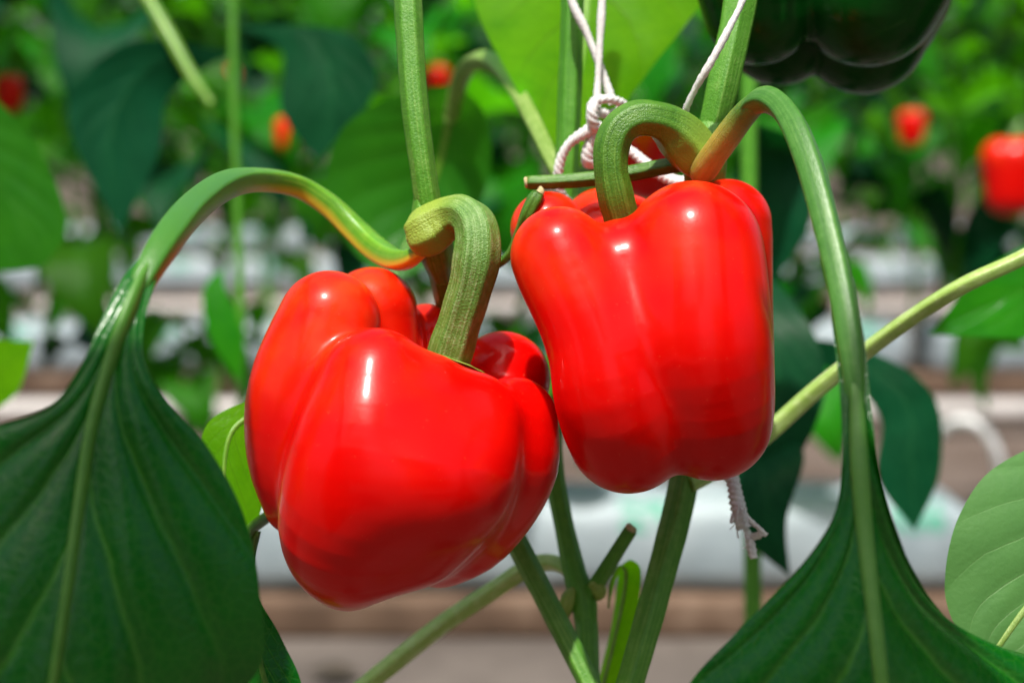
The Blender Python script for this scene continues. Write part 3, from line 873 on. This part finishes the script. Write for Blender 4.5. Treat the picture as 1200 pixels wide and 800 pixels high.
# leaves on the far stem
hero_leaf(root,
          [(535, 98, 268), (525, 150, 290), (510, 210, 300), (485, 270, 300), (455, 335, 290)],
          [(535, 98, 268), (470, 108, 285), (405, 148, 300), (384, 215, 310), (408, 285, 305), (455, 335, 290)],
          [(535, 98, 268), (566, 128, 280), (577, 175, 290), (566, 230, 295), (530, 295, 295), (455, 335, 290)],
          M['leaf_mid'],
          petiole=[(662, 215, 66, 10), (648, 190, 80, 10), (628, 148, 110, 10.5), (604, 104, 150, 11), (580, 76, 190, 11), (558, 72, 225, 11), (540, 92, 262, 10), (528, 140, 284, 8)],
          pk=dict(seg=24, n=70, ridges=4, depth=0.1), pm=M['stalk_lit'], rib=(6, 2), rib_mat=M['petiole'], nu=50, nv=36, fold=0.08)
hero_leaf(root,
          [(705, -220, 240), (692, -60, 199), (684, 50, 166), (670, 140, 125), (655, 235, 71)],
          [(705, -220, 240), (590, -130, 218), (556, -10, 181), (582, 70, 154), (628, 150, 116), (655, 235, 71)],
          [(705, -220, 240), (860, -120, 215), (822, 5, 186), (750, 100, 153), (705, 160, 122), (655, 235, 71)],
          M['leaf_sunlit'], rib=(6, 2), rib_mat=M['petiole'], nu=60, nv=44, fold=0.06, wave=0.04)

# added unseen leaves above the picture, set sunward to shade the two foreground blades
for tgt, az, k, h, v in (((105, 590, -156), math.pi, 0.21, 0.26, 1), ((60, 800, -160), math.pi * 0.93, 0.2, 0.33, 4), ((1035, 700, -150), -math.pi / 2, 0.20, 0.33, 2), ((960, 800, -150), -math.pi * 0.6, 0.18, 0.40, 5)):
    p = Vector(P(*tgt)) + SUN_DIR * (h / SUN_DIR.z) - Vector((math.cos(az), math.sin(az), 0)) * 0.80 * k
    o = link('leaf', LEAF_ME[v], root, p - root.location)
    o.scale = (k, k, k); o.rotation_euler = (0, 0.1, az)

# neighbour plants of the same row, reaching in from outside the frame
nb = empty('pepper_plant', P(-260, 1300, 380), 'pepper plant reaching in from the left edge behind the big dark leaf', 'plant')
build(ptube([(-260, 1300, 380, 14), (-230, 700, 380, 12), (-200, 200, 380, 11), (-190, -300, 380, 10)], seg=16, n=50), 'stem', M['stem_dark'], nb)
hero_leaf(nb, [(-200, 150, 380), (-90, 120, 360), (-20, 190, 350), (25, 255, 345), (52, 312, 345)],
          [(-200, 150, 380), (-120, 230, 380), (-60, 300, 370), (0, 318, 350), (52, 312, 345)],
          [(-200, 150, 380), (-50, 92, 350), (20, 140, 345), (62, 205, 345), (78, 270, 345), (52, 312, 345)], M['leaf_mid'], nu=40, nv=30)
hero_leaf(nb, [(-200, 420, 380), (-60, 445, 330), (0, 432, 320), (40, 400, 320)],
          [(-200, 420, 380), (-60, 400, 330), (0, 398, 320), (40, 400, 320)],
          [(-200, 420, 380), (-60, 490, 330), (15, 466, 320), (40, 400, 320)], M['leaf_sunlit'], nu=30, nv=24)
nb = empty('pepper_plant', P(1450, 1300, 300), 'pepper plant reaching in from the right behind the right pepper and the pale leaf', 'plant')
build(ptube([(1450, 1300, 300, 14), (1420, 700, 300, 12), (1400, 200, 300, 11), (1390, -300, 300, 10)], seg=16, n=50), 'stem', M['stem_dark'], nb)
hero_leaf(nb, [(1400, 300, 300), (1290, 315, 260), (1190, 345, 240), (1088, 392, 240)],
          [(1400, 300, 300), (1260, 270, 260), (1160, 312, 240), (1088, 392, 240)],
          [(1400, 300, 300), (1300, 390, 250), (1195, 396, 235), (1088, 392, 240)], M['leaf'], nu=40, nv=30)
back = empty('pepper_plant', P(905, 1250, 330), 'shaded pepper plant whose dark leaves hang right behind the right pepper', 'plant')
build(ptube([(905, 1250, 330, 12), (885, 800, 330, 11), (880, 500, 330, 10), (878, 100, 330, 10), (885, -300, 330, 9)], seg=16, n=50), 'stem', M['stem_dark'], back)
hero_leaf(back, [(880, 300, 330), (905, 380, 290), (912, 470, 280), (900, 560, 280), (888, 610, 285)],
          [(880, 300, 330), (850, 390, 300), (845, 480, 290), (860, 560, 285), (888, 610, 285)],
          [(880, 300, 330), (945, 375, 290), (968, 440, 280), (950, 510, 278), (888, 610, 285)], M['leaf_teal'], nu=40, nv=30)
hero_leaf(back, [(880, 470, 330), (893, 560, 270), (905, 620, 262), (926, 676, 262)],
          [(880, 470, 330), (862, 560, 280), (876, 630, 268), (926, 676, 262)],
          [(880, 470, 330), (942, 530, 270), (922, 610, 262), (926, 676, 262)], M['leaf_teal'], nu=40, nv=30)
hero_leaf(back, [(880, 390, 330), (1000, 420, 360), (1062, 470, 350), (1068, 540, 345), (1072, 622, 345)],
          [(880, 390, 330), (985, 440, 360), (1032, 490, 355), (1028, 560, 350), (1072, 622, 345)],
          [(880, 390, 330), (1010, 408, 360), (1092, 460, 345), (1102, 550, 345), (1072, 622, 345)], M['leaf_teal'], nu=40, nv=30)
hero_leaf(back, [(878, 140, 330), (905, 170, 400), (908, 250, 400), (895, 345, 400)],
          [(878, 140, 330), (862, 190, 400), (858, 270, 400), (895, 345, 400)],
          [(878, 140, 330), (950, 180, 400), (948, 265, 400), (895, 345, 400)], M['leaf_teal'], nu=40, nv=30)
lone = empty('pepper_plant', P(275, 950, 560), 'shaded pepper plant with broad blue green leaves behind the arching leaf stalk', 'plant')
build(ptube([(290, 950, 560, 7), (286, 600, 560, 6), (280, 300, 560, 5), (274, 100, 560, 5), (272, -300, 560, 4)], seg=16, n=50), 'stem', M['stem_dark'], lone)
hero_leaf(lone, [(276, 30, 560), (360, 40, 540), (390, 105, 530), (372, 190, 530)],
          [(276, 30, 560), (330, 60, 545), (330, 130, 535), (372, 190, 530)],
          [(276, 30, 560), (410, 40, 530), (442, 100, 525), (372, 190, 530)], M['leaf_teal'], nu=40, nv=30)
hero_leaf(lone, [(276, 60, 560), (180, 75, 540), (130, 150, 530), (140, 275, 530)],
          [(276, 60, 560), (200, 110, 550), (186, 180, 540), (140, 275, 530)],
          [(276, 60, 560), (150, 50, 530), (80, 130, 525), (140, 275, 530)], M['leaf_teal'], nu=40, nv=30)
hero_leaf(lone, [(284, 300, 560), (250, 330, 540), (262, 390, 530), (284, 455, 530)],
          [(284, 300, 560), (240, 335, 540), (246, 395, 530), (284, 455, 530)],
          [(284, 300, 560), (262, 322, 540), (284, 390, 530), (284, 455, 530)], M['leaf'], nu=40, nv=24)
build(ptube([(163, -20, 560, 7), (200, 45, 540, 8), (228, 95, 530, 7), (248, 122, 525, 4)], seg=14, n=30), 'petiole', M['petiole'], lone)

# ------------------------------------------------------------------ the red pepper on the left
lp = empty('bell_pepper', P(470, 520, -15), 'tilted glossy red bell pepper on the left, seen onto its lobed shoulders', 'bell pepper', 'ripe peppers in focus')
lobesL = [
    [(386, 377, -6, 60), (362, 460, -8, 70), (352, 530, -6, 62), (345, 590, -4, 36)],                 # left lobe
    [(440, 450, -30, 66), (432, 540, -34, 92), (412, 620, -26, 84), (408, 662, -16, 53)],             # front lobe
    [(496, 474, -26, 62), (490, 560, -34, 84)],                                                        # front middle
    [(548, 500, -20, 66), (530, 560, -26, 74), (484, 616, -20, 72)],                                   # front right bulge
    [(602, 493, -4, 52), (588, 545, -4, 64), (545, 610, 2, 62), (515, 640, 4, 48)],                   # right lobe
    [(589, 444, 22, 56), (560, 530, 24, 66)],                                                          # back right lobe
    [(436, 366, 22, 53), (430, 470, 24, 70)],                                                          # back left lobe
    [(500, 400, 40, 44), (500, 500, 34, 70)],                                                          # back lobe
    [(470, 540, -2, 78), (452, 590, -2, 80)],                                                          # core
]
mb, azL = pepper_body(lobesL, (470, 535, -4), (540, 420, 0), (440, 690, -8), 0.0055, 0.011, 150, 220, voxel=0.00075)
build(mb, 'flesh', M['red'], lp)
build(ptube([(520, 440, -2, 26), (527, 415, -4, 25), (541, 370, -8, 25), (555, 322, -12, 26), (560, 285, -13, 26), (556, 262, -11, 24), (543, 250, -7, 22.5), (528, 253, -2, 23), (513, 263, 1, 27), (501, 271, 2, 28.5), (490, 276, 3, 25), (482, 279, 4, 18), (478, 280, 4, 11), (476, 280.5, 4, 2)],
            seg=54, n=130, ridges=6, depth=0.08, wob=0.03, seed=9), 'stalk', M['stalk_joint'], lp)
calyx(P(532, 428, -2), azL, RP(34), M['node'], lp)

# ------------------------------------------------------------------ the red pepper on the right
rp = empty('bell_pepper', P(755, 390, -5), 'upright glossy red bell pepper on the right with a hooked green stalk', 'bell pepper', 'ripe peppers in focus')
lobesR = [
    [(656, 300, -20, 58), (700, 395, -28, 60), (719, 462, -28, 69), (736, 506, -20, 72)],             # front left lobe
    [(733, 324, -15, 68), (752, 400, -22, 72)],                                                        # front middle
    [(812, 294, -18, 82), (822, 400, -26, 82), (831, 462, -22, 75), (834, 492, -18, 71)],             # front right lobe
    [(852, 262, 12, 52), (852, 350, 12, 52), (850, 430, 8, 56)],                                       # back right lobe
    [(642, 268, 16, 44), (680, 360, 14, 52), (712, 450, 8, 58)],                                       # back left lobe
    [(706, 268, 34, 48), (750, 300, 30, 60), (760, 430, 18, 80)],                                      # back lobe
    [(750, 370, -4, 74), (768, 450, -4, 80)],                                                          # core
]
mb, azR = pepper_body(lobesR, (758, 395, -6), (732, 240, -2), (788, 560, -12), 0.0040, 0.006, 150, 220, voxel=0.00075)
build(mb, 'flesh', M['red'], rp)
build(ptube([(731, 282, -4, 19), (728, 256, -7, 20), (722, 232, -10, 21), (716, 200, -12, 20), (717, 172, -12, 20), (726, 151, -12, 20), (745, 139, -11, 20.5), (768, 140, -9, 22), (788, 150, -5, 27), (803, 166, -2, 30), (815, 181, 0, 28), (824, 192, 3, 21), (829, 198, 5, 12), (831, 200, 6, 2)],
            seg=54, n=130, ridges=6, depth=0.07, wob=0.025, seed=11), 'stalk', M['stalk_dark_joint'], rp)
calyx(P(729, 266, -6), azR, RP(25), M['stalk'], rp)

# ------------------------------------------------------------------ the dark unripe pepper above
dp = empty('bell_pepper', P(970, -60, 30), 'dark green unripe bell pepper hanging in shade at the top edge', 'bell pepper')
lobesD = [
    [(884, -190, 76, 70), (886, -60, 74, 78), (890, 10, 76, 66)],
    [(1040, -190, 72, 84), (1035, -60, 70, 92), (1018, -10, 74, 88)],
    [(892, -180, 120, 60), (900, -40, 118, 70), (914, 34, 108, 66)],
    [(1050, -190, 122, 70), (1036, -40, 120, 86), (1012, 34, 108, 76)],
    [(965, -180, 98, 80), (965, -60, 98, 80)],
]
mb, azD = pepper_body(lobesD, (965, -70, 98), (965, -230, 98), (962, 80, 98), 0.003, 0.004, 110, 160, voxel=0.0011)
build(mb, 'flesh', M['darkgreen'], dp)
build(ptube([(965, -225, 98, 20), (962, -280, 98, 18), (945, -330, 98, 18), (915, -345, 100, 20)], seg=24, n=30, ridges=5, depth=.07), 'stalk', M['stalk'], dp)
calyx(P(965, -232, 98), azD, RP(34), M['stalk'], dp)

# ------------------------------------------------------------------ twines


def strand(mb, pts, r, seg=8, n=None, seed=0, wob=0.10):
    tube(mb, PS(pts), RP(r, pts[0][2]), seg=12 if r > 2 else seg, n=n if r < 2 else 150, wob=wob, seed=seed, ridges=3 if r > 2 else 0, depth=0.16, twist=900 if r > 2 else 0)


tw = empty('twine', P(703, 130, 46), 'white twine pair tied in a knot behind the stalk of the right pepper', 'twine')
mb = MB(); strand(mb, [(660, -420, 50), (668, -10, 46), (688, 40, 46), (706, 85, 46), (718, 122, 46)], 4.6, seed=1); build(mb, 'strand', M['twine'], tw)
mb = MB(); strand(mb, [(712, -420, 42), (706, -10, 42), (703, 50, 42), (701, 90, 42), (699, 125, 42)], 4.2, seed=2); build(mb, 'strand', M['twine'], tw)
mb = MB()
strand(mb, [(692, 140, 40), (694, 122, 38), (710, 116, 38), (726, 120, 42), (730, 128, 48), (716, 134, 50), (700, 132, 44), (694, 138, 40)], 5.2, seed=3)
strand(mb, [(697, 118, 38), (694, 130, 36), (696, 146, 38), (704, 150, 42)], 6.0, seed=4)
build(mb, 'knot', M['twine'], tw)
mb = MB()
strand(mb, [(700, 146, 40), (685, 156, 40), (668, 168, 42), (658, 185, 44), (654, 208, 46), (658, 230, 50), (672, 242, 56), (690, 240, 66)], 5.8, seed=5, n=70)
strand(mb, [(702, 150, 42), (690, 172, 42), (690, 190, 44), (712, 184, 48), (735, 176, 50), (762, 196, 46), (790, 212, 40), (812, 214, 34)], 6.2, seed=6, n=80)
build(mb, 'loop', M['twine'], tw)
mb = MB(); strand(mb, [(930, -420, 6), (873, -10, -6), (853, 36, -7), (832, 75, -6), (815, 104, -2), (803, 132, 4), (806, 160, 20), (822, 178, 36)], 4.0, seed=7, n=80)
tag(build(mb, 'twine', M['twine'], None), 'single white twine running up beside the thick stem above the right pepper', 'twine')
tw = empty('twine', P(858, 555, 30), 'frayed white twine end dangling below the right pepper', 'twine')
mb = MB()
strand(mb, [(835, 500, 48), (848, 540, 40), (858, 562, 32), (864, 590, 28), (868, 606, 26), (872, 618, 26)], 8.5, seed=8, n=60)
build(mb, 'strand', M['twine'], tw)
mb = MB()
strand(mb, [(869, 608, 26), (876, 624, 26), (880, 640, 25), (883, 654, 24)], 3.6, seed=9, wob=0.3)
strand(mb, [(870, 600, 26), (882, 612, 24), (892, 621, 22), (898, 627, 22)], 2.6, seed=10, wob=0.3)
strand(mb, [(878, 628, 26), (886, 628, 24), (893, 624, 22)], 2.8, seed=11, wob=0.3)
strand(mb, [(864, 590, 28), (859, 602, 26), (857, 612, 24)], 1.5, seed=12, wob=0.4)
strand(mb, [(868, 606, 28), (864, 618, 26), (865, 630, 24)], 1.5, seed=13, wob=0.4)
for k in range(14):
    x0 = 866 + rng.uniform(-3, 8); y0 = 596 + rng.uniform(-8, 40)
    strand(mb, [(x0, y0, 24), (x0 + rng.uniform(-6, 8), y0 + rng.uniform(4, 9), 22 + rng.uniform(-2, 3)), (x0 + rng.uniform(-9, 12), y0 + rng.uniform(8, 16), 22)], 0.6, seg=5, n=10, seed=20 + k)
build(mb, 'frayed_end', M['twine'], tw)
